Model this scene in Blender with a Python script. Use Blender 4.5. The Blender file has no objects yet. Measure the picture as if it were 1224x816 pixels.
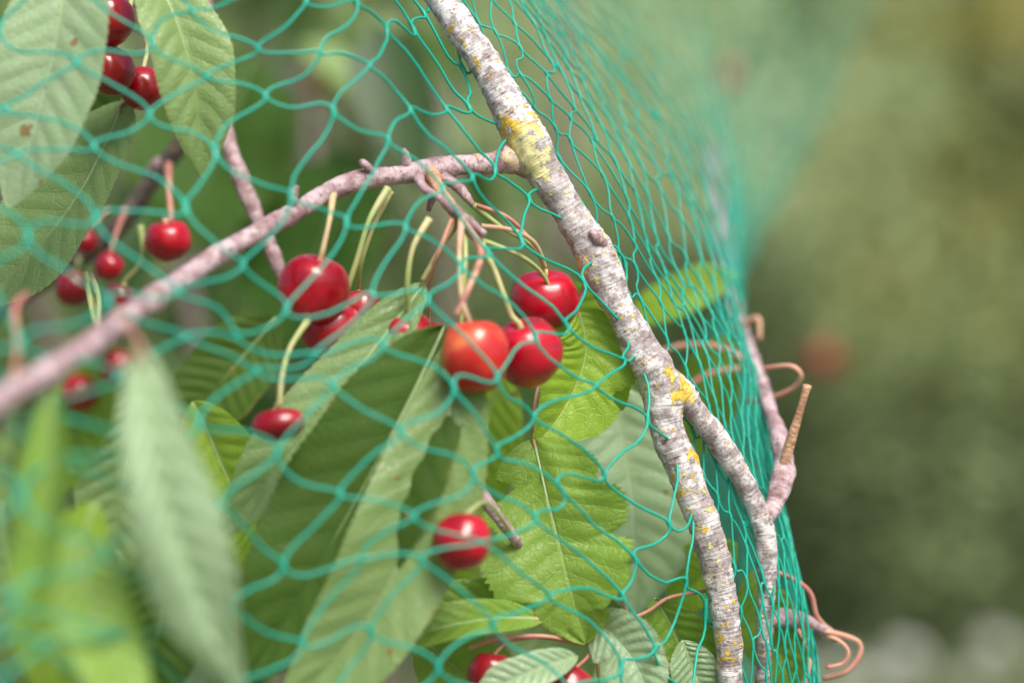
import bpy, math, random
from mathutils import Vector, Matrix, noise
random.seed(7)
scene=bpy.context.scene
scene.view_settings.view_transform='Standard'
scene.view_settings.look='None'
scene.view_settings.exposure=0
FOC=0.595; F=2380.0; CZ=1.5
def P(a,b,d=0.0):
    y=FOC+d/1000.0
    return Vector(((a-612)/F*y, y, CZ+(408-b)/F*y))
def R(w,d=0.0): return w/F*(FOC+d/1000.0)

# ------------------------------------------------------------ materials
def newmat(name):
    m=bpy.data.materials.new(name); m.use_nodes=True
    nt=m.node_tree; nt.nodes.clear(); return m,nt
def N(nt,t,**k):
    n=nt.nodes.new(t)
    for a,b in k.items(): setattr(n,a,b)
    return n
def setin(nt,sock,v):
    if hasattr(v,'is_output'): nt.links.new(v,sock)
    else: sock.default_value=v
def M(nt,op,a,b=0.0,c=0.0,clamp=False):
    n=N(nt,'ShaderNodeMath',operation=op,use_clamp=clamp)
    setin(nt,n.inputs[0],a); setin(nt,n.inputs[1],b); setin(nt,n.inputs[2],c)
    return n.outputs[0]
def col(c): return (c[0],c[1],c[2],1.0)
def MIX(nt,f,a,b):
    n=N(nt,'ShaderNodeMix',data_type='RGBA')
    setin(nt,n.inputs[0],f)
    setin(nt,n.inputs[6],a if hasattr(a,'is_output') else col(a))
    setin(nt,n.inputs[7],b if hasattr(b,'is_output') else col(b))
    return n.outputs[2]
def SS(nt,v,lo,hi,a=0.0,b=1.0):
    n=N(nt,'ShaderNodeMapRange',interpolation_type='SMOOTHSTEP')
    setin(nt,n.inputs[0],v)
    n.inputs[1].default_value=lo;n.inputs[2].default_value=hi
    n.inputs[3].default_value=a;n.inputs[4].default_value=b
    return n.outputs[0]
def NOISE(nt,vec,scale,detail=4,rough=0.55):
    n=N(nt,'ShaderNodeTexNoise'); n.inputs['Scale'].default_value=scale
    n.inputs['Detail'].default_value=detail; n.inputs['Roughness'].default_value=rough
    if vec is not None: nt.links.new(vec,n.inputs['Vector'])
    return n.outputs[0]
def finish(nt,sh):
    o=N(nt,'ShaderNodeOutputMaterial'); nt.links.new(sh,o.inputs[0])

def leaf_mat(name,c1,c2,under,vein,transl=0.32,rough=0.42,spots=0.5,nv=11.0,spec=0.5,tl=(0.46,0.66,0.05)):
    m,nt=newmat(name)
    uv=N(nt,'ShaderNodeUVMap').outputs[0]
    s=N(nt,'ShaderNodeSeparateXYZ'); nt.links.new(uv,s.inputs[0])
    U,V=s.outputs[0],s.outputs[1]
    au=M(nt,'ABSOLUTE',M(nt,'MULTIPLY_ADD',U,2.0,-1.0))
    side=M(nt,'GREATER_THAN',U,0.5)
    tc=N(nt,'ShaderNodeTexCoord').outputs['Object']
    wob=M(nt,'MULTIPLY',M(nt,'SUBTRACT',NOISE(nt,tc,60,2),0.5),0.5)
    ph=M(nt,'MULTIPLY',M(nt,'SUBTRACT',V,M(nt,'MULTIPLY',au,0.16)),nv)
    ph=M(nt,'ADD',ph,M(nt,'MULTIPLY',side,0.3))
    ph=M(nt,'ADD',ph,wob)
    f=M(nt,'ABSOLUTE',M(nt,'SUBTRACT',M(nt,'FRACT',M(nt,'ADD',ph,10.0)),0.5))
    lat=SS(nt,f,0.06,0.01); halo=SS(nt,f,0.5,0.0)
    mid=SS(nt,au,0.04,0.012)
    vm=M(nt,'MAXIMUM',M(nt,'MULTIPLY',lat,0.33),mid)
    vo=N(nt,'ShaderNodeTexVoronoi',feature='DISTANCE_TO_EDGE'); vo.inputs['Scale'].default_value=420
    nt.links.new(tc,vo.inputs['Vector'])
    ret=SS(nt,vo.outputs['Distance'],0.10,0.0)
    n1=NOISE(nt,tc,45,5); n2=NOISE(nt,tc,14,2)
    geo=N(nt,'ShaderNodeNewGeometry')
    oi=N(nt,'ShaderNodeObjectInfo').outputs['Random']
    base=MIX(nt,SS(nt,M(nt,'ADD',M(nt,'MULTIPLY',n1,0.6),M(nt,'MULTIPLY',n2,0.5)),0.35,0.75),c1,c2)
    base=MIX(nt,M(nt,'MULTIPLY',oi,0.18),base,(0.34,0.42,0.06))
    base=MIX(nt,M(nt,'MULTIPLY',halo,0.2),base,c1)
    base=MIX(nt,geo.outputs['Backfacing'],base,under)
    base=MIX(nt,M(nt,'MULTIPLY',ret,0.16),base,vein)
    base=MIX(nt,M(nt,'MULTIPLY',vm,0.6),base,vein)
    sp=SS(nt,NOISE(nt,tc,150,3,0.4),0.74-0.04*spots,0.77-0.04*spots)
    if spots>0: base=MIX(nt,M(nt,'MULTIPLY',sp,0.8),base,(0.25,0.10,0.02))
    edge=M(nt,'MULTIPLY',SS(nt,au,0.92,1.0),SS(nt,n1,0.48,0.66))
    base=MIX(nt,M(nt,'MULTIPLY',edge,0.6),base,(0.30,0.20,0.06))
    b=N(nt,'ShaderNodeBsdfPrincipled'); nt.links.new(base,b.inputs['Base Color'])
    nt.links.new(SS(nt,n1,0.3,0.7,rough-0.08,rough+0.12),b.inputs['Roughness'])
    b.inputs['Specular IOR Level'].default_value=spec
    h=M(nt,'ADD',M(nt,'MULTIPLY',vm,-1.0),M(nt,'ADD',M(nt,'MULTIPLY',ret,-0.35),M(nt,'MULTIPLY',n1,0.5)))
    bp=N(nt,'ShaderNodeBump'); bp.inputs['Strength'].default_value=0.5; bp.inputs['Distance'].default_value=0.0006
    nt.links.new(h,bp.inputs['Height']); nt.links.new(bp.outputs[0],b.inputs['Normal'])
    t=N(nt,'ShaderNodeBsdfTranslucent')
    tcol=MIX(nt,0.6,base,tl); tcol=MIX(nt,M(nt,'MULTIPLY',vm,0.35),tcol,(0.15,0.25,0.03))
    nt.links.new(tcol,t.inputs[0])
    mx=N(nt,'ShaderNodeMixShader'); mx.inputs[0].default_value=transl
    nt.links.new(b.outputs[0],mx.inputs[1]); nt.links.new(t.outputs[0],mx.inputs[2])
    finish(nt,mx.outputs[0]); return m
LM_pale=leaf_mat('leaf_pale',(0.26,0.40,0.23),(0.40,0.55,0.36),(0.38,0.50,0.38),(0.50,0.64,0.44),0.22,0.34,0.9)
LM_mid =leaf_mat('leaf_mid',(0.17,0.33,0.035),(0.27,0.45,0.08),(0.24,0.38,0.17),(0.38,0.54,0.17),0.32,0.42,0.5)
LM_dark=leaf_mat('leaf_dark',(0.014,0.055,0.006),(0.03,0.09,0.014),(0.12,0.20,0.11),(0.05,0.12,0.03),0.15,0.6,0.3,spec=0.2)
LM_lit =leaf_mat('leaf_lit',(0.27,0.48,0.03),(0.40,0.60,0.07),(0.32,0.48,0.1),(0.48,0.62,0.14),0.42,0.42,0.6)  # light shining through leaves painted in as a lighter, yellower green
LM_grey=leaf_mat('leaf_grey_green',(0.15,0.26,0.085),(0.23,0.36,0.15),(0.24,0.36,0.18),(0.29,0.42,0.19),0.25,0.4,0.5)

def bark_mat(name,base,light,dark,lich=1.0):
    m,nt=newmat(name)
    tc=N(nt,'ShaderNodeTexCoord').outputs['Object']
    uv=N(nt,'ShaderNodeUVMap').outputs[0]
    n1=NOISE(nt,tc,190,7,0.65); n2=NOISE(nt,tc,520,5,0.65); n3=NOISE(nt,tc,60,3)
    c=MIX(nt,SS(nt,n1,0.42,0.58),base,light)
    c=MIX(nt,M(nt,'MULTIPLY',SS(nt,n3,0.50,0.64),0.45),c,base)
    c=MIX(nt,M(nt,'MULTIPLY',SS(nt,n2,0.54,0.66),0.75),c,dark)
    mp=N(nt,'ShaderNodeMapping'); mp.inputs['Scale'].default_value=(2.2,0.9,1); nt.links.new(uv,mp.inputs[0])
    r=NOISE(nt,mp.outputs[0],1.0,5,0.6)
    c=MIX(nt,M(nt,'MULTIPLY',SS(nt,r,0.56,0.68),0.6),c,dark)
    c=MIX(nt,M(nt,'MULTIPLY',SS(nt,r,0.40,0.30),0.5),c,light)
    mp2=N(nt,'ShaderNodeMapping'); mp2.inputs['Scale'].default_value=(5.0,0.55,1); nt.links.new(uv,mp2.inputs[0])
    vo=N(nt,'ShaderNodeTexVoronoi'); vo.inputs['Scale'].default_value=1.0; nt.links.new(mp2.outputs[0],vo.inputs['Vector'])
    le=SS(nt,vo.outputs['Distance'],0.20,0.12)
    c=MIX(nt,M(nt,'MULTIPLY',le,0.75),c,(0.20,0.085,0.05))
    at=N(nt,'ShaderNodeAttribute',attribute_name='lichen')
    n4=NOISE(nt,tc,330,4,0.6)
    lv=M(nt,'ADD',M(nt,'MULTIPLY',at.outputs['Fac'],0.165),n4)
    lm=SS(nt,lv,0.63,0.66)
    lc=MIX(nt,SS(nt,n2,0.35,0.65),(0.58,0.34,0.02),(0.80,0.60,0.10))
    lc=MIX(nt,SS(nt,n3,0.50,0.62),lc,(0.66,0.62,0.30))
    c=MIX(nt,M(nt,'MULTIPLY',lm,lich),c,lc)
    b=N(nt,'ShaderNodeBsdfPrincipled'); nt.links.new(c,b.inputs['Base Color'])
    b.inputs['Roughness'].default_value=0.6
    h=M(nt,'ADD',M(nt,'MULTIPLY',n2,0.8),M(nt,'ADD',M(nt,'MULTIPLY',r,1.0),M(nt,'MULTIPLY',lm,0.5)))
    bp=N(nt,'ShaderNodeBump'); bp.inputs['Strength'].default_value=0.8; bp.inputs['Distance'].default_value=0.0009
    nt.links.new(h,bp.inputs['Height']); nt.links.new(bp.outputs[0],b.inputs['Normal'])
    finish(nt,b.outputs[0]); return m
BK_main=bark_mat('bark_silver',(0.34,0.29,0.29),(0.72,0.69,0.70),(0.15,0.10,0.09))
BK_pink=bark_mat('bark_mauve',(0.34,0.21,0.23),(0.60,0.46,0.50),(0.17,0.095,0.085),0.5)
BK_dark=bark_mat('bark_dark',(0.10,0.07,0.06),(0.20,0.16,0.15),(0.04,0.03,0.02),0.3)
BK_tan=bark_mat('bark_tan',(0.50,0.25,0.14),(0.66,0.40,0.26),(0.28,0.12,0.07),0.0)

def stem_mat(name,c1,c2):
    m,nt=newmat(name)
    tc=N(nt,'ShaderNodeTexCoord').outputs['Object']
    c=MIX(nt,SS(nt,NOISE(nt,tc,70,3),0.35,0.65),c1,c2)
    b=N(nt,'ShaderNodeBsdfPrincipled'); nt.links.new(c,b.inputs['Base Color'])
    b.inputs['Roughness'].default_value=0.45
    finish(nt,b.outputs[0]); return m
ST_green=stem_mat('stem_green',(0.33,0.44,0.14),(0.50,0.46,0.22))
ST_pink=stem_mat('stem_pink',(0.50,0.18,0.16),(0.58,0.33,0.22))
ST_tan=stem_mat('stem_tan',(0.58,0.34,0.24),(0.50,0.44,0.22))
ST_rib=stem_mat('leaf_rib',(0.26,0.38,0.16),(0.32,0.43,0.20))

def cherry_mat(name,c1,c2,side,lo=0.60):
    m,nt=newmat(name)
    tc=N(nt,'ShaderNodeTexCoord').outputs['Object']
    oi=N(nt,'ShaderNodeObjectInfo').outputs['Random']
    n1=NOISE(nt,tc,55,3); n2=NOISE(nt,tc,900,2)
    f=M(nt,'ADD',n1,M(nt,'MULTIPLY',M(nt,'SUBTRACT',oi,0.5),0.25))
    c=MIX(nt,SS(nt,f,0.35,0.65),c1,c2)
    c=MIX(nt,SS(nt,f,lo,lo+0.25,0,0.85),c,side)
    c=MIX(nt,M(nt,'MULTIPLY',SS(nt,n2,0.70,0.78),0.3),c,(0.6,0.22,0.12))
    b=N(nt,'ShaderNodeBsdfPrincipled'); nt.links.new(c,b.inputs['Base Color'])
    nt.links.new(SS(nt,n1,0.3,0.7,0.22,0.34),b.inputs['Roughness'])
    b.inputs['Coat Weight'].default_value=0.4; b.inputs['Coat Roughness'].default_value=0.14
    bp=N(nt,'ShaderNodeBump'); bp.inputs['Strength'].default_value=0.2; bp.inputs['Distance'].default_value=0.0008
    nt.links.new(NOISE(nt,tc,200,3),bp.inputs['Height']); nt.links.new(bp.outputs[0],b.inputs['Normal'])
    finish(nt,b.outputs[0]); return m
CH=cherry_mat('cherry_skin',(0.25,0.001,0.010),(0.48,0.002,0.018),(0.62,0.012,0.022))
CHO=cherry_mat('cherry_skin_orange',(0.50,0.015,0.015),(0.72,0.12,0.04),(0.78,0.26,0.09),0.45)

m,nt=newmat('net_green')
tc=N(nt,'ShaderNodeTexCoord').outputs['Object']
c=MIX(nt,NOISE(nt,tc,40,2),(0.005,0.40,0.29),(0.03,0.58,0.43))
b=N(nt,'ShaderNodeBsdfPrincipled'); nt.links.new(c,b.inputs['Base Color']); b.inputs['Roughness'].default_value=0.4
t=N(nt,'ShaderNodeBsdfTranslucent'); nt.links.new(c,t.inputs[0])
mx=N(nt,'ShaderNodeMixShader'); mx.inputs[0].default_value=0.3
nt.links.new(b.outputs[0],mx.inputs[1]); nt.links.new(t.outputs[0],mx.inputs[2]); finish(nt,mx.outputs[0]); NET=m

def foliage_mat(name,dark,light,tl,trans=0.35):
    m,nt=newmat(name)
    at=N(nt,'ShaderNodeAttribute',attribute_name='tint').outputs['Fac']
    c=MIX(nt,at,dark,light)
    b=N(nt,'ShaderNodeBsdfPrincipled'); nt.links.new(c,b.inputs['Base Color']); b.inputs['Roughness'].default_value=0.5
    t=N(nt,'ShaderNodeBsdfTranslucent'); nt.links.new(MIX(nt,0.4,c,tl),t.inputs[0])
    mx=N(nt,'ShaderNodeMixShader'); mx.inputs[0].default_value=trans
    nt.links.new(b.outputs[0],mx.inputs[1]); nt.links.new(t.outputs[0],mx.inputs[2]); finish(nt,mx.outputs[0]); return m
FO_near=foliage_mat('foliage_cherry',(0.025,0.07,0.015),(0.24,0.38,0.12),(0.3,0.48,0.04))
FO_trees=foliage_mat('foliage_trees',(0.08,0.13,0.045),(0.34,0.44,0.19),(0.25,0.35,0.08))
FO_hedge=foliage_mat('foliage_hedge',(0.055,0.095,0.035),(0.42,0.52,0.25),(0.3,0.4,0.1))
FO_far=foliage_mat('foliage_far',(0.14,0.18,0.08),(0.36,0.42,0.2),(0.3,0.34,0.1))
FO_olive=foliage_mat('foliage_olive',(0.15,0.20,0.06),(0.66,0.62,0.24),(0.7,0.65,0.2),0.4)
FO_shrub=foliage_mat('foliage_shrub',(0.26,0.36,0.16),(0.70,0.80,0.48),(0.6,0.65,0.3),0.4)
FO_grass=foliage_mat('grass_blades',(0.07,0.11,0.04),(0.24,0.29,0.15),(0.3,0.4,0.08))

# ------------------------------------------------------------ geometry helpers
def link(o,parent=None):
    scene.collection.objects.link(o)
    if parent: o.parent=parent
    return o
def meshobj(name,vs,fs,mat,smooth=True,uvs=None,attr=None,parent=None):
    me=bpy.data.meshes.new(name); me.from_pydata([tuple(v) for v in vs],[],fs)
    me.materials.append(mat)
    if smooth: me.polygons.foreach_set('use_smooth',[True]*len(me.polygons))
    if uvs:
        l=me.uv_layers.new(name='UVMap')
        idx=[0]*len(me.loops); me.loops.foreach_get('vertex_index',idx)
        fl=[]
        for i in idx: fl+= [uvs[i][0],uvs[i][1]]
        l.data.foreach_set('uv',fl)
    if attr:
        for k,vals in attr.items():
            a=me.attributes.new(k,'FLOAT','POINT'); a.data.foreach_set('value',vals)
    me.update()
    return link(bpy.data.objects.new(name,me),parent)
def cat(p0,p1,p2,p3,t):
    return 0.5*((2*p1)+(p2-p0)*t+(2*p0-5*p1+4*p2-p3)*t*t+(3*p1-p0-3*p2+p3)*t**3)
def spline(pts,step):
    out=[]
    n=len(pts)
    for i in range(n-1):
        a=pts[max(i-1,0)];b_=pts[i];c_=pts[i+1];d=pts[min(i+2,n-1)]
        L=(c_[0]-b_[0]).length; k=max(2,int(L/step))
        for j in range(k):
            t=j/k
            out.append((cat(a[0],b_[0],c_[0],d[0],t),max(1e-5,cat(a[1],b_[1],c_[1],d[1],t))))
    out.append(pts[-1]); return out
LICH=[(P(616,158,-5),.008,1.2),(P(636,185,-5),.006,1.0),(P(606,205,-5),.005,.5),(P(648,215,-5),.004,.7),(P(705,325),.006,.9),(P(715,290),.005,.7),(P(806,464),.006,1.4),(P(822,475),.005,.8),(P(730,375),.005,.7),(P(560,60),.006,.4),(P(785,500),.005,.7),(P(830,600),.009,.45),(P(855,690),.009,.4),(P(868,770),.007,.6),(P(820,560),.006,.6),(P(525,45),.004,.9),(P(680,255),.005,.5)]
def tube(name,pts,mat,step=0.0015,seg=20,rough=0.10,ring=0.05,parent=None,seed=0,cap=True,lich=True):
    sp=spline(pts,step); vs=[];fs=[];uvs=[];li=[]
    T0=(sp[1][0]-sp[0][0]).normalized()
    nrm=T0.orthogonal().normalized(); s=0
    for i,(p,r) in enumerate(sp):
        a=sp[max(i-1,0)][0]; b_=sp[min(i+1,len(sp)-1)][0]
        T=(b_-a).normalized() if (b_-a).length>1e-9 else T0
        nrm=(nrm-T*nrm.dot(T)).normalized(); bn=T.cross(nrm)
        if i: s+=(p-sp[i-1][0]).length
        rg=1+ring*(noise.noise(Vector((s*900,seed,3.1)))+0.7*noise.noise(Vector((s*330,seed,9))))
        for k in range(seg+1):
            an=2*math.pi*(k%seg)/seg
            dr=nrm*math.cos(an)+bn*math.sin(an)
            q=p+dr*r
            f=1+rough*(noise.noise(q*110+Vector((seed,0,0)))*1.1+0.5*noise.noise(q*380))
            lv=0
            if lich:
                for c_,rr,w in LICH:
                    d2=(q-c_).length_squared/(rr*rr)
                    if d2<6: lv+=w*math.exp(-d2)
                f+=0.12*min(lv,1)*max(0,noise.noise(q*700)+0.2)
            vs.append(p+dr*r*rg*f); uvs.append((k/seg,s*1000)); li.append(lv)
        T0=T
    w=seg+1
    for i in range(len(sp)-1):
        for k in range(seg):
            fs.append((i*w+k,i*w+k+1,(i+1)*w+k+1,(i+1)*w+k))
    for e,i in ((0,0),(1,len(sp)-1)):
        vs.append(sp[i][0]+(T0*sp[i][1]*0.3 if e else Vector((0,0,0)))); uvs.append((0.5,0)); li.append(0); c0=len(vs)-1
        for k in range(seg):
            fs.append((c0,i*w+k,i*w+k+1) if e else (c0,i*w+k+1,i*w+k))
    return meshobj(name,vs,fs,mat,uvs=uvs,attr={'lichen':li},parent=parent)
def br(name,l,mat,**k):
    return tube(name,[(P(a,b_,d),R(w/2,d)) for a,b_,d,w in l],mat,**k)

def wprof(t):
    return (t**0.64)*((1-t)**0.66)/0.406*(1-0.32*max(0,(t-0.76)/0.24))
def leaf(base,tip,width,mat,bend=(0,0,0),roll=0,fold=0.25,curl=0.0,face=(0,-1,0.15),wave=0.09,seed=0,bites=(),petiole=None,name='cherry_leaf',nT=150,nU=20,nv=11.0,quilt=0.0006,foldL=None,pmat=None,teeth=0.05):
    A=P(*base);C=P(*tip); dav=(base[2]+tip[2])/2
    B=(A+C)/2+Vector(bend)/1000.0
    B=B*2-(A+C)/2
    W=R(width/2,dav)
    vs=[];uvs=[];fs=[]
    for i in range(nT+1):
        t=i/nT
        p=A*(1-t)**2+B*2*t*(1-t)+C*t*t
        T=((B-A)*(1-t)+(C-B)*t).normalized()
        S=T.cross(Vector(face)).normalized()
        S=Matrix.Rotation(math.radians(roll),3,T)@S
        Nn=S.cross(T).normalized()
        tt=min(max(t,0.0005),0.9995)
        w0=W*wprof(tt)
        for j in range(nU+1):
            u=-1+2*j/nU
            au=abs(u); sg=1 if u>0 else -1
            w=w0
            tq=t*40+1.5*noise.noise(Vector((t*6,seed,sg)))
            q=(tq+ (0.4 if u>0 else 0))%1.0
            w*=1+teeth*(q-0.5)*(au**4)*(0.6+0.8*abs(noise.noise(Vector((t*9,seed+4,sg)))))
            w*=1+0.10*noise.noise(Vector((t*5,sg*3+seed,0.5)))
            for bt,bs,bd,bw in bites:
                if bs==sg:
                    w*=1-bd*math.exp(-((t-bt)/bw)**2)*(1+0.35*noise.noise(Vector((t*40,seed,2))))
            fo=fold if (sg>0 or foldL is None) else foldL
            ph=(t-0.16*au)*nv+(0.3 if u>0 else 0)
            qz=abs(math.cos(math.pi*(ph%1.0)))
            z=au*w*math.sin(fo)+curl*w*(au**2)
            z+=wave*w0*au*math.sin(t*9+seed*1.7+sg)+wave*0.7*W*noise.noise(Vector((t*3,u*1.5,seed)))
            z+=quilt*qz*min(1,au*4)*(1-au**6)*min(1,(1-t)*5)*min(1,t*8)
            vs.append(p+S*u*w*math.cos(fo)+Nn*z); uvs.append((u*0.5+0.5,t))
    w_=nU+1
    for i in range(nT):
        for j in range(nU):
            fs.append((i*w_+j,i*w_+j+1,(i+1)*w_+j+1,(i+1)*w_+j))
    o=meshobj(name,vs,fs,mat,uvs=uvs)
    mr=[]
    for t in [0,.1,.2,.3,.4,.5,.6,.7,.8,.92]:
        k=int(t*nT)*w_+nU//2
        mr.append((vs[k]+Vector((0,0.0003,0)),0.00055*(1-t)+0.0001))
    tube('midrib',mr,ST_rib,step=0.004,seg=6,rough=0,ring=0,parent=o,lich=False)
    if petiole:
        pts=[(P(*q),0.0007) for q in petiole]+[(A,0.0006),(vs[8*w_+nU//2]+Vector((0,0.0003,0)),0.0004)]
        tube('petiole',pts,pmat or ST_pink,step=0.002,seg=8,rough=0.03,ring=0.03,parent=o,lich=False)
    return o
def cherry(c,r,stem,mat=CH,sq=0.97,axis=None,smat=None,name='cherry',sw=6.0,seed=0,stretch=None):
    sw=sw*0.78
    C=P(*c); Rr=R(r,c[2])
    if axis is None:
        s_=P(*stem[-1]) if stem else C+Vector((0,0,1))
        axis=(s_-C)
    axis=Vector(axis).normalized()
    X=axis.orthogonal().normalized(); X=Matrix.Rotation(seed*1.3,3,axis)@X; Y=axis.cross(X)
    vs=[];fs=[]; nt_,np_=40,56
    for i in range(nt_+1):
        th=math.pi*i/nt_
        for k in range(np_):
            ph=2*math.pi*k/np_
            rr=Rr*(1-0.30*math.exp(-(th/0.36)**2)+0.035*math.exp(-((th-0.75)/0.4)**2)-0.03*math.exp(-((math.pi-th)/0.3)**2))
            dp=((ph+math.pi)%(2*math.pi))-math.pi
            rr*=1-0.025*math.exp(-(dp/0.22)**2)*math.sin(th)
            rr*=1+0.06*noise.noise(Vector((math.sin(th)*math.cos(ph),math.sin(th)*math.sin(ph),math.cos(th)+seed*5))*1.3)
            v=X*math.sin(th)*math.cos(ph)+Y*math.sin(th)*math.sin(ph)+axis*math.cos(th)*sq
            v=v*rr
            if stretch:
                sv,sa=stretch; sv=Vector(sv).normalized(); v=v+sv*(v.dot(sv)*(sa-1))
            vs.append(C+v)
    for i in range(nt_):
        for k in range(np_):
            k2=(k+1)%np_
            fs.append((i*np_+k,(i+1)*np_+k,(i+1)*np_+k2,i*np_+k2))
    o=meshobj(name,vs,fs,mat)
    if stem:
        pts=[(P(*q),R(sw/2,q[2])) for q in stem]
        pts[0]=(pts[0][0],pts[0][1]*1.5)
        ea=C+axis*Rr*0.92; pts.append((ea,R(sw/2,c[2]))); pts.append((C+axis*Rr*0.64,R(sw/2*1.3,c[2])))
        tube('stem',pts,smat or ST_green,step=0.0015,seg=10,rough=0.05,ring=0.05,parent=o,lich=False)
    return o

# ------------------------------------------------------------ branches
tree=bpy.data.objects.new('cherry_tree',None); link(tree)
br('main_branch',[(380,-260,40,22),(470,-90,20,28),(520,-10,8,33),(562,50,4,38),(598,108,2,42),(628,168,0,50),(650,205,0,44),(690,268,0,40),(712,305,0,44),(735,358,0,40),(768,418,0,44),(790,462,0,50),(796,505,0,44),(815,560,0,40),(838,620,0,38),(856,680,0,36),(868,740,0,33),(873,820,2,30),(872,900,6,30),(850,1060,20,34)],BK_main,step=0.0009,seg=40,rough=0.18,ring=0.06,parent=tree,seed=1)
br('lower_limb',[(850,1055,20,34),(800,1400,60,60),(600,2200,250,120)],BK_main,step=0.01,seg=20,parent=tree)
tube('trunk',[(P(600,2200,250),0.016),(Vector((0.02,0.98,0.8)),0.03),(Vector((0.1,1.05,0.4)),0.05),(Vector((0.1,1.08,-0.05)),0.075)],BK_main,step=0.02,seg=20,parent=tree,lich=False)
br('side_branch',[(655,215,3,16),(626,198,0,27),(608,192,-1,33),(592,195,-2,27),(570,196,-4,24),(545,198,-6,25),(525,204,-8,33),(505,205,-10,27),(470,210,-12,24),(440,213,-14,27),(400,226,-18,24),(345,258,-28,23),(300,282,-36,24),(250,312,-48,25),(205,342,-64,26),(170,366,-78,30),(90,425,-120,30),(-20,490,-165,33),(-220,600,-220,40)],BK_pink,step=0.001,seg=28,rough=0.16,ring=0.09,parent=tree,seed=2)
br('fork_branch',[(780,440,2,30),(805,462,4,34),(832,492,6,27),(858,525,8,28),(880,560,10,25),(900,598,12,27),(914,635,12,26),(917,690,14,22),(914,750,16,20),(912,830,20,20),(910,950,30,20)],BK_main,step=0.001,seg=26,rough=0.18,ring=0.12,parent=tree,seed=3)
br('curved_branch',[(910,625,12,20),(926,602,14,24),(936,570,18,28),(936,540,24,24),(926,505,36,20),(912,465,55,18),(895,420,85,18),(878,370,130,18),(865,300,260,17),(850,180,400,15)],BK_pink,step=0.0012,seg=20,rough=0.18,ring=0.12,parent=tree,seed=4)
br('cut_twig',[(936,560,18,14),(944,530,16,13),(952,505,14,10),(960,478,12,9),(965,460,12,11)],BK_tan,step=0.0012,seg=14,parent=tree,seed=5,lich=False)
br('low_spur',[(912,742,18,16),(935,738,22,22),(960,742,28,18),(985,752,34,14),(1000,765,38,10)],BK_pink,step=0.0012,seg=16,rough=0.2,ring=0.15,parent=tree,seed=6)
br('rear_branch',[(225,-160,70,20),(243,0,60,19),(258,80,56,18),(270,160,52,19),(285,205,50,22),(305,255,48,19),(325,300,45,17),(350,350,45,15),(430,445,40,14),(500,520,10,13),(545,552,-20,13),(575,590,-22,16),(612,640,-20,14),(630,665,-4,10)],BK_pink,step=0.0015,seg=18,rough=0.18,ring=0.14,parent=tree,seed=7)
br('shaded_branch',[(-80,420,150,22),(60,330,130,24),(110,300,120,22),(150,262,110,24),(182,215,105,22),(230,150,100,18),(260,60,120,14)],BK_dark,step=0.003,seg=14,rough=0.16,parent=tree,seed=8)
for i,l in enumerate([
 [(492,208,-10,14),(487,196,-12,12),(484,184,-14,9),(482,178,-15,4)],
 [(516,206,-12,20),(524,225,-16,17),(538,246,-19,16),(552,262,-21,16),(566,280,-22,13),(578,294,-22,8)],
 [(530,212,-12,14),(548,224,-14,12),(560,238,-15,10),(566,246,-15,5)],
 [(500,212,-12,12),(508,226,-18,10),(530,240,-22,10),(552,258,-24,12),(580,280,-24,7)],
 [(350,240,-30,10),(353,228,-30,10),(356,222,-30,4)],
 [(444,205,-16,10),(436,196,-18,9),(430,192,-18,4)],
 [(720,292,-3,14),(712,283,-5,12),(706,276,-6,5)],
 [(530,215,-10,12),(516,240,-8,9),(512,252,-8,5)],
 [(178,208,95,14),(186,196,92,12),(190,188,92,5)]]):
    br('fruit_spur',l,BK_pink if i!=1 else BK_tan,step=0.0008,seg=14,rough=0.25,ring=0.3,parent=tree,seed=20+i,lich=False)
for l in [[(895,480,60,9),(925,474,50,7),(950,462,45,7),(957,447,42,7),(944,437,42,6),(914,440,48,6)],
          [(890,430,80,10),(860,415,80,8),(825,412,85,8),(790,420,90,7),(760,436,95,6)],
          [(884,440,78,8),(850,446,80,7),(820,462,80,6)],
          [(880,395,95,8),(905,380,90,7),(908,405,88,6)],
          [(918,680,22,6),(945,690,24,6),(968,708,28,7),(976,735,30,6),(990,752,34,6)],
          [(975,752,32,7),(1005,758,34,7),(1027,768,36,7),(1026,785,36,7),(1010,803,36,7),(985,810,38,6)],
          [(985,758,34,6),(1004,766,32,5),(1014,778,31,5),(1008,792,31,5),(988,797,30,5)],
          [(945,740,26,6),(962,765,24,5),(968,790,22,5),(960,830,22,5)],
          [(748,742,8,5),(775,730,8,5),(800,714,8,5),(845,705,8,5),(852,700,10,5)],
          [(728,690,-20,6),(742,712,-14,6),(750,740,-6,6),(745,752,0,6)],
          [(560,775,-24,5),(600,762,-24,5),(650,760,-18,5),(700,768,-8,5),(715,760,2,5)],
          [(705,745,0,5),(712,780,-6,5),(718,830,-6,5)],
          [(0,520,-150,10),(20,430,-130,9),(18,370,-110,9),(32,352,-100,8)]]:
    br('old_fruit_stalk',l,ST_pink,step=0.0012,seg=8,rough=0.08,ring=0.05,parent=tree,lich=False)
br('leafy_twig',[(625,655,-4,8),(660,720,6,10),(700,748,4,14),(720,745,0,16),(745,760,4,12),(790,790,10,12),(872,850,12,14)],BK_pink,step=0.0012,seg=14,rough=0.2,ring=0.2,parent=tree,seed=31,lich=False)

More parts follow.
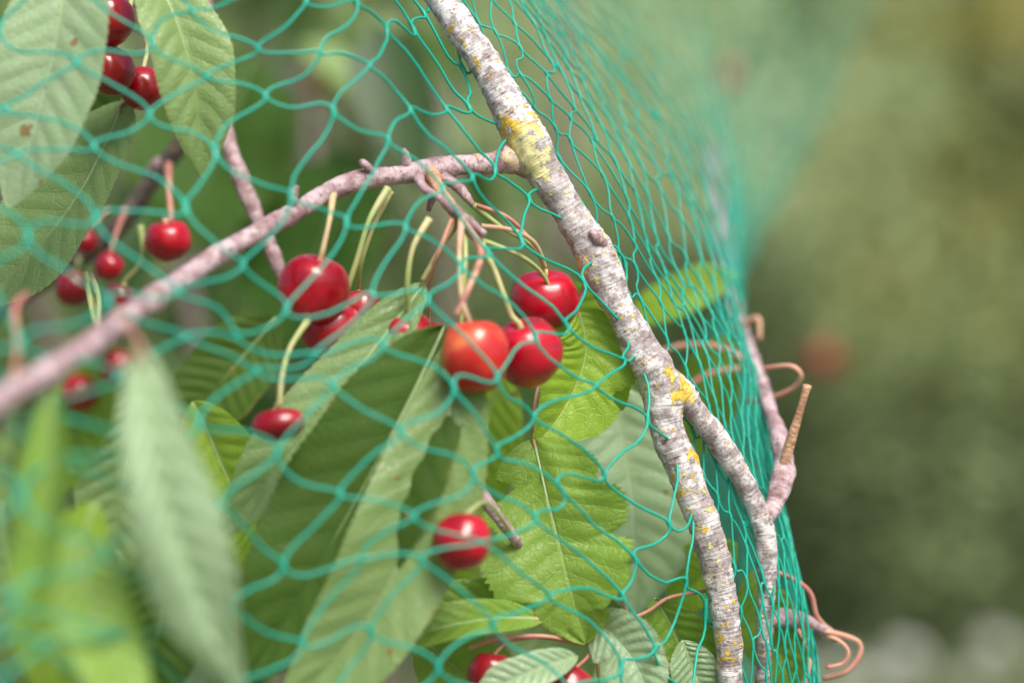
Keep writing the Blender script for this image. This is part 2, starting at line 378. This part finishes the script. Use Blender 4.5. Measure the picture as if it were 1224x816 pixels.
# ------------------------------------------------------------ cherries
cherry((374,344,-26),43,[(398,232,-20),(394,262,-26),(386,298,-28)],smat=ST_tan,sw=9,seed=1,sq=1.0)
cherry((396,394,-16),38,[(464,225,-16),(442,262,-20),(427,310,-20),(412,355,-18)],smat=ST_green,sw=9,seed=2)
cherry((430,370,-4),27,[(468,228,-12),(447,270,-12),(432,315,-10),(428,345,-4)],smat=ST_green,sw=7,seed=3)
cherry((488,400,-20),30,[(513,262,-24),(494,295,-28),(487,335,-28),(488,370,-24)],smat=ST_green,sw=9,seed=4)
cherry((513,408,10),24,[(545,270,-20),(522,305,-14),(514,345,-4),(512,378,6)],smat=ST_tan,sw=7,seed=5)
cherry((568,425,-44),41,[(552,262,-28),(549,300,-36),(551,350,-44),(556,372,-46)],mat=CHO,smat=ST_tan,sw=9,seed=6,sq=1.14,axis=(-0.15,0,1))
cherry((631,421,-26),42,[(575,292,-26),(590,320,-28),(602,352,-29),(612,378,-28)],smat=ST_green,sw=9,seed=7,sq=1.0,axis=(-0.3,-0.35,1))
cherry((652,358,2),41,[(566,245,-15),(600,272,-12),(634,292,-6),(648,312,-2),(652,325,0)],smat=ST_green,sw=7,seed=8,sq=0.9,axis=(0.0,-0.35,1))
cherry((552,648,-56),36,[(612,640,-20),(600,620,-34),(580,600,-46),(560,612,-54)],smat=ST_green,sw=6,seed=9,sq=1.0,axis=(0.1,0.3,1))
cherry((333,507,-50),26,[(370,380,-30),(347,415,-42),(337,450,-48),(334,484,-50)],smat=ST_green,sw=8,seed=10,sq=0.75,axis=(-0.1,0.2,1),stretch=((1,0,0.22),1.26))
cherry((201,287,55),28,[(201,198,90),(202,228,70),(204,262,58)],smat=ST_pink,sw=9,seed=11,sq=0.9,axis=(-0.1,-0.3,1))
cherry((130,319,80),18,[(150,250,100),(135,290,85)],seed=12,sw=6,smat=ST_pink)
cherry((103,289,95),15,[(130,250,100),(108,272,96)],seed=13,sw=5,smat=ST_pink)
cherry((143,357,60),20,[(168,270,60),(170,310,58),(150,335,60)],seed=14,sw=7)
cherry((88,345,90),22,[(95,310,110),(90,325,95)],seed=15,sw=5)
cherry((142,440,-100),22,[(104,330,20),(112,380,-30),(130,420,-90)],seed=16,sw=8)
cherry((96,470,-90),22,[(108,330,20),(118,360,-20),(112,430,-75)],seed=161,sw=8)
cherry((128,24,-5),33,[(160,-60,20),(140,-20,5)],seed=17,sw=7)
cherry((130,85,0),31,[(170,-60,30),(150,30,10),(138,55,2)],seed=18,sw=7)
cherry((170,106,12),27,[(175,-60,40),(178,40,24),(172,80,14)],seed=19,sw=7)
cherry((588,806,-24),30,[(700,770,0),(650,762,-12),(610,766,-20),(592,780,-23)],seed=20,sw=5,smat=ST_pink)
cherry((680,822,-22),30,[(708,752,0),(705,780,-12),(690,796,-20)],seed=21,sw=5,smat=ST_pink)
for i,(a,b_,d,r) in enumerate([(385,100,700,20),(470,120,900,18),(985,428,1700,18),(300,640,200,22),(870,90,1100,14),(420,30,1000,14)]):
    cherry((a,b_,d),r,[(a+20,b_-50,d),(a+6,b_-r-6,d)],seed=40+i,sw=5)
for l,m_ in [([(552,262,-24,8),(575,300,-34,9),(562,340,-44,8),(545,376,-46,7)],ST_pink),
          ([(575,270,-20,6),(615,276,-16,6),(640,292,-10,6),(652,320,-4,5)],ST_tan),
          ([(570,285,-22,6),(620,305,-16,6),(650,330,-8,5),(668,372,-2,5)],ST_green),
          ([(545,258,-22,7),(525,300,-24,7),(505,335,-22,6)],ST_green),
          ([(570,245,-16,5),(610,262,-12,5),(645,300,-8,4)],ST_pink),
          ([(102,325,10,7),(108,350,10,7),(116,386,10,7)],ST_green)]:
    br('fruit_stalk',l,m_,step=0.0012,seg=10,rough=0.06,parent=tree,lich=False)

# ------------------------------------------------------------ hero leaves
leaf((84,-75,-32),(10,248,-34),148,LM_pale,bend=(4,-4,0),roll=12,fold=0.18,seed=1,wave=0.05,petiole=[(150,-140,0)])
leaf((165,-55,-14),(242,216,-20),112,LM_grey,bend=(6,-6,3),roll=-18,fold=0.5,curl=-0.2,seed=2,petiole=[(200,-140,40)])
leaf((150,120,20),(-40,372,10),170,LM_grey,bend=(6,-5,-4),roll=30,fold=0.3,seed=3,petiole=[(190,110,80)])
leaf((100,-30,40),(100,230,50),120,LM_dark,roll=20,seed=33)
leaf((508,338,-20),(258,645,-30),100,LM_grey,bend=(-1,-6,-3),roll=14,fold=0.25,seed=4,petiole=[(540,262,-24),(525,300,-26)],pmat=ST_pink)
leaf((550,396,-34),(326,860,-54),140,LM_grey,bend=(10,-6,-8),roll=-8,fold=0.15,seed=5,petiole=[(556,270,-24),(556,320,-32)],pmat=ST_green,nv=12,wave=0.14)
leaf((532,390,-30),(292,815,-48),190,LM_dark,bend=(2,-5,-1),roll=5,fold=0.2,seed=55,wave=0.14)  # shaded half of the folded leaf above, painted as a separate dark blade
leaf((168,415,-150),(292,840,-135),125,LM_pale,bend=(-2,-10,0),roll=-30,fold=0.5,curl=-0.45,seed=6,petiole=[(140,370,-110)],nv=13,quilt=0.002,wave=0.24)
leaf((690,372,2),(636,535,-6),135,LM_lit,bend=(8,4,2),roll=-25,fold=0.35,seed=7,petiole=[(720,295,0),(706,320,2)],bites=((0.3,1,0.35,0.06),(0.55,-1,0.3,0.05)),teeth=0.1)
leaf((652,395,14),(745,490,16),110,LM_lit,bend=(0,2,4),roll=10,fold=0.2,seed=71)
leaf((638,524,-6),(700,768,-14),185,LM_mid,bend=(-1,-5,2),roll=8,fold=0.15,seed=8,petiole=[(650,440,5),(640,480,0)],bites=((0.22,1,0.5,0.05),(0.42,1,0.25,0.035),(0.56,-1,0.28,0.03),(0.78,1,0.4,0.035),(0.30,-1,0.25,0.04),(0.85,-1,0.3,0.04)),teeth=0.11,wave=0.18)
leaf((735,462,50),(760,735,55),165,LM_pale,bend=(2,0,0),roll=-8,fold=0.2,seed=9,petiole=[(740,400,30)])
leaf((650,740,-16),(392,806,-40),60,LM_mid,bend=(0,-6,6),roll=30,fold=0.35,seed=10,petiole=[(705,748,4)],pmat=ST_pink)
leaf((640,714,0),(440,776,-6),64,LM_mid,bend=(0,-4,5),roll=20,fold=0.25,seed=101,petiole=[(700,745,4)])
leaf((702,742,-10),(778,850,-18),84,LM_pale,bend=(3,-3,4),roll=10,fold=0.25,seed=11,teeth=0.1,bites=((0.4,1,0.3,0.05),))
leaf((690,785,-26),(560,840,-34),50,LM_pale,bend=(0,-3,2),roll=15,fold=0.3,seed=111)
leaf((782,715,10),(822,860,12),110,LM_mid,bend=(4,0,0),roll=20,fold=0.3,seed=12)
leaf((815,765,4),(850,850,4),60,LM_pale,roll=0,fold=0.2,seed=121)
leaf((115,600,-100),(70,850,-110),120,LM_lit,bend=(-3,0,0),roll=10,fold=0.3,seed=13)
leaf((60,470,-150),(20,780,-160),90,LM_mid,bend=(3,0,0),roll=30,seed=14,fold=0.4)
leaf((130,400,-90),(60,600,-80),80,LM_mid,roll=-10,seed=15)
leaf((160,470,-40),(130,700,-40),110,LM_grey,roll=-15,seed=151)
leaf((230,480,30),(330,690,20),130,LM_lit,roll=20,seed=16)
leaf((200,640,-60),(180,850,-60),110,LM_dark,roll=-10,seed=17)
leaf((0,600,-80),(30,830,-80),100,LM_grey,roll=10,seed=171)
leaf((600,440,50),(540,640,60),120,LM_lit,roll=10,seed=18)
leaf((520,560,60),(430,800,70),140,LM_grey,roll=0,seed=19)
leaf((600,600,70),(700,820,70),160,LM_grey,roll=-10,seed=191)
leaf((500,760,10),(620,860,10),110,LM_mid,roll=0,seed=192)
leaf((500,540,100),(560,760,110),110,LM_lit,roll=0,seed=193)
leaf((880,330,110),(750,380,130),70,LM_lit,roll=30,seed=21,fold=0.2)
leaf((870,400,90),(800,560,110),90,LM_mid,roll=-10,seed=22)
leaf((900,680,30),(950,830,30),80,LM_mid,roll=20,seed=23)
leaf((880,650,40),(800,720,60),80,LM_lit,roll=20,seed=24)
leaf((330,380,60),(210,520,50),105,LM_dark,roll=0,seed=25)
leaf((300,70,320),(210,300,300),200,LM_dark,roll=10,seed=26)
leaf((640,330,40),(740,470,50),110,LM_lit,roll=10,seed=27)
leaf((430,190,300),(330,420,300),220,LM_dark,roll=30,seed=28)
leaf((80,640,-140),(160,880,-150),100,LM_mid,roll=-30,seed=30)
leaf((290,600,0),(360,700,0),90,LM_lit,roll=20,seed=301)

# ------------------------------------------------------------ netting
def grid_eval(G,ss,s,t):
    i=0
    while i<len(ss)-2 and s>ss[i+1]: i+=1
    fs_=(s-ss[i])/(ss[i+1]-ss[i])
    nr=len(G[0]); tt=t*(nr-1); j=max(0,min(nr-2,int(math.floor(tt)))); ft=tt-j
    def colv(c_):
        c_=max(0,min(len(G)-1,c_)); g=G[c_]
        return cat(g[max(j-1,0)],g[j],g[j+1],g[min(j+2,nr-1)],ft)
    return cat(colv(i-1),colv(i),colv(i+1),colv(i+2),fs_)
YS=[-80,150,400,650,900]
def cols(l): return [[P(x,y,d) for (x,d),y in zip(c_,YS)] for c_ in l]
def net(name,G,ss,s0,s1,rows,rad,wob,parent,lean=0.0,seed=0,sag=0.0,loose=0.2,amp=1.0):
    cu=bpy.data.curves.new(name,'CURVE'); cu.dimensions='3D'; cu.bevel_depth=1.0; cu.bevel_resolution=1; cu.resolution_u=1
    cu.materials.append(NET); K=8
    for i in range(int(s0),int(s1)):
        pts=[]
        for q in range(rows*2*K+1):
            h=q/K; k=int(h); f=h-k
            tri=(1-2*f) if (k+i)%2==0 else (2*f-1)
            wv=max(-1,min(1,tri*1.14)); wv=wv*(1.5-0.5*wv*wv)*0.6+wv*0.4
            s=i+0.5+0.5*wv*amp; t=h/(rows*2)
            s=s+loose*1.4*noise.noise(Vector((s*0.35,t*7,seed)))+loose*0.8*noise.noise(Vector((s*0.9,t*rows*1.0,seed+5)))
            s+=lean*(t-0.5)*max(0,1-s/s1)
            t2=t+0.6/rows*noise.noise(Vector((s*0.3,t*6,seed+9)))+0.25/rows*noise.noise(Vector((s*0.8,t*rows,seed+2)))+sag/rows*math.sin(s*0.9)
            t2=max(0,min(1,t2)); s=max(ss[0],min(ss[-1],s))
            p=grid_eval(G,ss,s,t2)
            p=p+noise.noise_vector(p*28+Vector((seed,0,0)))*wob+noise.noise_vector(p*120)*wob*0.15
            kn=max(0,(abs(tri)-0.86)/0.14)
            pts.append((p,rad*(1+0.8*kn)))
        s_=cu.splines.new('POLY'); s_.points.add(len(pts)-1)
        for a,(p,r) in zip(s_.points,pts): a.co=(p.x,p.y,p.z,1); a.radius=r
    return link(bpy.data.objects.new(name,cu),parent)
bn=bpy.data.objects.new('bird_netting',None); link(bn)
GL=cols([[(-430,-50),(-430,-80),(-430,-160),(-430,-190),(-430,-190)],
 [(60,-62),(50,-70),(40,-130),(40,-160),(40,-160)],
 [(270,-50),(290,-58),(300,-84),(310,-92),(310,-95)],
 [(400,-30),(460,-46),(510,-64),(540,-72),(550,-68)],
 [(452,8),(585,-2),(700,-26),(780,-20),(830,-14)],
 [(500,12),(640,12),(775,10),(850,8),(885,6)]])
net('front_sheet',GL,[0,6,9,11.8,15.6,18],0,18,11,0.00043,0.005,bn,lean=3.5,seed=3,sag=0.3,loose=0.3)
GR=cols([[(500,11),(630,11),(762,9),(840,6),(872,4)],
 [(560,25),(695,22),(815,20),(890,10),(925,8)],
 [(610,130),(790,100),(885,60),(948,30),(985,24)],
 [(720,380),(850,260),(890,160),(935,90),(970,80)],
 [(880,650),(890,450),(870,280),(880,200),(880,160)],
 [(1080,900),(980,700),(850,500),(800,320),(780,280)]])
net('side_sheet',GR,[0,6,19,30,42,58],0,57,15,0.00034,0.003,bn,seed=11,loose=0.25)

# ------------------------------------------------------------ leaf masses
def leafmass(name,items,mat,parent=None):
    vs=[];fs=[];ti=[]
    for p,d,n_,L,W,tn in items:
        d=d.normalized(); s=d.cross(n_).normalized(); n2=s.cross(d)
        b0=len(vs)
        k=0.15*W
        vs+= [p, p+d*L-n2*L*0.12, p+d*L*.33, p+d*L*.68-n2*L*.03, p+d*L*.25-s*W*.42+n2*k, p+d*L*.62-s*W*.40+n2*k-n2*L*.03, p+d*L*.25+s*W*.42+n2*k, p+d*L*.62+s*W*.40+n2*k-n2*L*.03]
        fs+= [(b0,b0+4,b0+2),(b0,b0+2,b0+6),(b0+4,b0+5,b0+3,b0+2),(b0+2,b0+3,b0+7,b0+6),(b0+5,b0+1,b0+3),(b0+3,b0+1,b0+7)]
        ti+= [tn]*8
    return meshobj(name,vs,fs,mat,attr={'tint':ti},parent=parent)
rd=random.Random(5)
def rv(): 
    return Vector((rd.gauss(0,1),rd.gauss(0,1),rd.gauss(0,1)))
it=[]
while len(it)<560:
    y=rd.uniform(0.82,1.9); x=rd.uniform(-0.75,0.42)*1.0; z=rd.uniform(1.02,1.95)
    if x> 0.05*y+(1.5-z)*0.42/ (1) : continue
    d=Vector((rd.gauss(0,.6),rd.gauss(0,.5),-1)); n_=Vector((rd.gauss(0,.6),-1,rd.gauss(0.6,.6)))
    L=rd.uniform(.05,.09)
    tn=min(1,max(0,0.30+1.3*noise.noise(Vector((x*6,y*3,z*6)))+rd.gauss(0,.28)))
    it.append((Vector((x,y,z)),d,n_,L,L*.5,tn))
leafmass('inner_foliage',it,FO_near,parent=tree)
for i in range(7):
    x=-0.5+i*0.09; 
    tube('inner_branch',[(Vector((0.05,1.05,0.9)),0.012),(Vector((x*0.5,1.1+0.05*i,1.2)),0.008),(Vector((x,1.1+0.08*i,1.6)),0.006),(Vector((x*1.2,1.1+0.1*i,2.1)),0.003)],BK_dark,step=0.02,seg=10,parent=tree,lich=False)

def treemass(name,n,xr,yr,zr,mat,L0,bias,trunks,thr=-0.32,grad=0.15,amp=1.1,fade=None):
    root=bpy.data.objects.new(name,None); link(root)
    it=[]
    while len(it)<n:
        x=rd.uniform(*xr);y=rd.uniform(*yr);z=rd.uniform(*zr)
        g=noise.noise(Vector((x*.9,y*.9,z*.9)))+0.5*noise.noise(Vector((x*2.3,y*2,z*2.3)))
        if g<thr: continue
        if fade and z+1.1*g>rd.uniform(*fade): continue
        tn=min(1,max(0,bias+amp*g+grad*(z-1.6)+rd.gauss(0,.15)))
        it.append((Vector((x,y,z)),rv()+Vector((0,0,-.5)),rv()+Vector((0,-.6,.8)),L0*rd.uniform(.7,1.3),L0*.55,tn))
    leafmass('crown' if trunks else 'foliage',it,mat,root)
    for tx,ty,h in trunks:
        tube('trunk',[(Vector((tx,ty,-.05)),.14),(Vector((tx+.1,ty,1.2)),.1),(Vector((tx-.1,ty,h)),.05)],BK_dark,step=.1,seg=12,parent=root,lich=False)
    return root
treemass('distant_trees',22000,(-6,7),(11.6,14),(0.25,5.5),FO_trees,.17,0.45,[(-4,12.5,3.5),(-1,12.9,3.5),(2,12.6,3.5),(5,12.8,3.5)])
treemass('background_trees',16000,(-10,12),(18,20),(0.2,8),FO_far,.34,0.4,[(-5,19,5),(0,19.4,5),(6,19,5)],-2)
treemass('hedge',9000,(0.3,5),(9.1,10.0),(0.05,2.8),FO_hedge,.10,0.55,[],-0.6,0.40,1.0,(1.3,2.6))  # height gradient in leaf tint paints in the dark shade low down
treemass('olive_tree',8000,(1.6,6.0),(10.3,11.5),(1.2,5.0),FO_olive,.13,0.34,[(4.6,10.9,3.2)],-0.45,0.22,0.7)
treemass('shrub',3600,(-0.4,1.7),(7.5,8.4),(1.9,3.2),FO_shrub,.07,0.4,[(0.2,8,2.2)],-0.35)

# ------------------------------------------------------------ ground, grass, flowers
m,nt=newmat('meadow_ground')
tc=N(nt,'ShaderNodeTexCoord').outputs['Object']
c=MIX(nt,SS(nt,NOISE(nt,tc,1.2,6),.35,.65),(0.045,0.06,0.025),(0.14,0.16,0.10))
c=MIX(nt,SS(nt,NOISE(nt,tc,9,5),.55,.7),c,(0.16,0.14,0.10))
b=N(nt,'ShaderNodeBsdfPrincipled'); nt.links.new(c,b.inputs['Base Color']); b.inputs['Roughness'].default_value=.9
finish(nt,b.outputs[0])
vs=[];fs=[];n=60
for i in range(n+1):
    for j in range(n+1):
        a=(i/n*2-1);b_=(j/n*2-1); x=a*abs(a)**1.5*400; y=b_*abs(b_)**1.5*400
        vs.append(Vector((x,y,0.03*noise.noise(Vector((x*.5,y*.5,0))))))
for i in range(n):
    for j in range(n): fs.append((i*(n+1)+j,(i+1)*(n+1)+j,(i+1)*(n+1)+j+1,i*(n+1)+j+1))
meshobj('ground',vs,fs,m)
it=[]
for k in range(14000):
    y=rd.uniform(2.5,13); x=rd.uniform(-.35,.35)*y+rd.uniform(-.5,.5)
    L=rd.uniform(.06,.16)
    it.append((Vector((x,y,0)),Vector((rd.gauss(0,.35),rd.gauss(0,.35),1)),Vector((rd.gauss(0,1),-1,0)),L,.012,rd.random()))
leafmass('grass',it,FO_grass)
m,nt=newmat('white_petal')
b=N(nt,'ShaderNodeBsdfPrincipled'); b.inputs['Roughness'].default_value=.6
tc=N(nt,'ShaderNodeTexCoord').outputs['Object']; nt.links.new(MIX(nt,NOISE(nt,tc,8,2),(.8,.8,.78),(.62,.64,.60)),b.inputs['Base Color']); finish(nt,b.outputs[0])
root=bpy.data.objects.new('white_flower_bed',None); link(root)
it=[];lf=[]
for cx,cy,cz,rr in [(1.70,8.6,.10,.08),(1.93,8.4,.04,.05),(1.42,8.6,.06,.06),(2.12,8.7,.16,.05),(1.2,8.7,.06,.05),(1.52,8.4,.03,.05)]:
    for k in range(30):
        o=rv().normalized()*rr*rd.random()**.4; c0=Vector((cx,cy,cz+.02))+o
        for q in range(5):
            a=q*1.257; it.append((c0,Vector((math.cos(a),-.5,math.sin(a))),Vector((0,-1,.3)),.026,.024,.5))
    for k in range(60):
        lf.append((Vector((cx+rd.gauss(0,rr),cy+rd.gauss(0,rr),rd.uniform(0,cz))),rv(),Vector((0,-1,1)),.09,.04,rd.random()))
leafmass('blossoms',it,m,root); leafmass('leaves',lf,FO_grass,root)

# ------------------------------------------------------------ light, world, camera
el=math.radians(52); az=math.radians(155)   # azimuth from +Y towards +X
sd=Vector((math.sin(az)*math.cos(el),math.cos(az)*math.cos(el),math.sin(el)))
w=bpy.data.worlds.new('World'); scene.world=w; w.use_nodes=True
nt=w.node_tree; bg=nt.nodes.get('Background') or nt.nodes.new('ShaderNodeBackground')
sky=nt.nodes.new('ShaderNodeTexSky'); sky.sky_type='NISHITA'; sky.sun_disc=False
sky.sun_elevation=el; sky.sun_rotation=az; sky.dust_density=4.0; sky.ozone_density=0.4
nt.links.new(sky.outputs[0],bg.inputs[0]); bg.inputs[1].default_value=0.15
ld=bpy.data.lights.new('sun','SUN'); ld.energy=4.4; ld.angle=math.radians(30); ld.color=(1,.96,.88)
lo=link(bpy.data.objects.new('sun',ld)); lo.rotation_euler=(-sd).to_track_quat('-Z','Y').to_euler()
cd=bpy.data.cameras.new('camera'); co=link(bpy.data.objects.new('camera',cd))
co.location=(0,0,CZ); co.rotation_euler=(math.radians(90),0,0)
cd.lens=70; cd.sensor_width=36; cd.clip_start=0.02; cd.clip_end=1500
cd.dof.use_dof=True; cd.dof.focus_distance=FOC; cd.dof.aperture_fstop=3.6
scene.camera=co
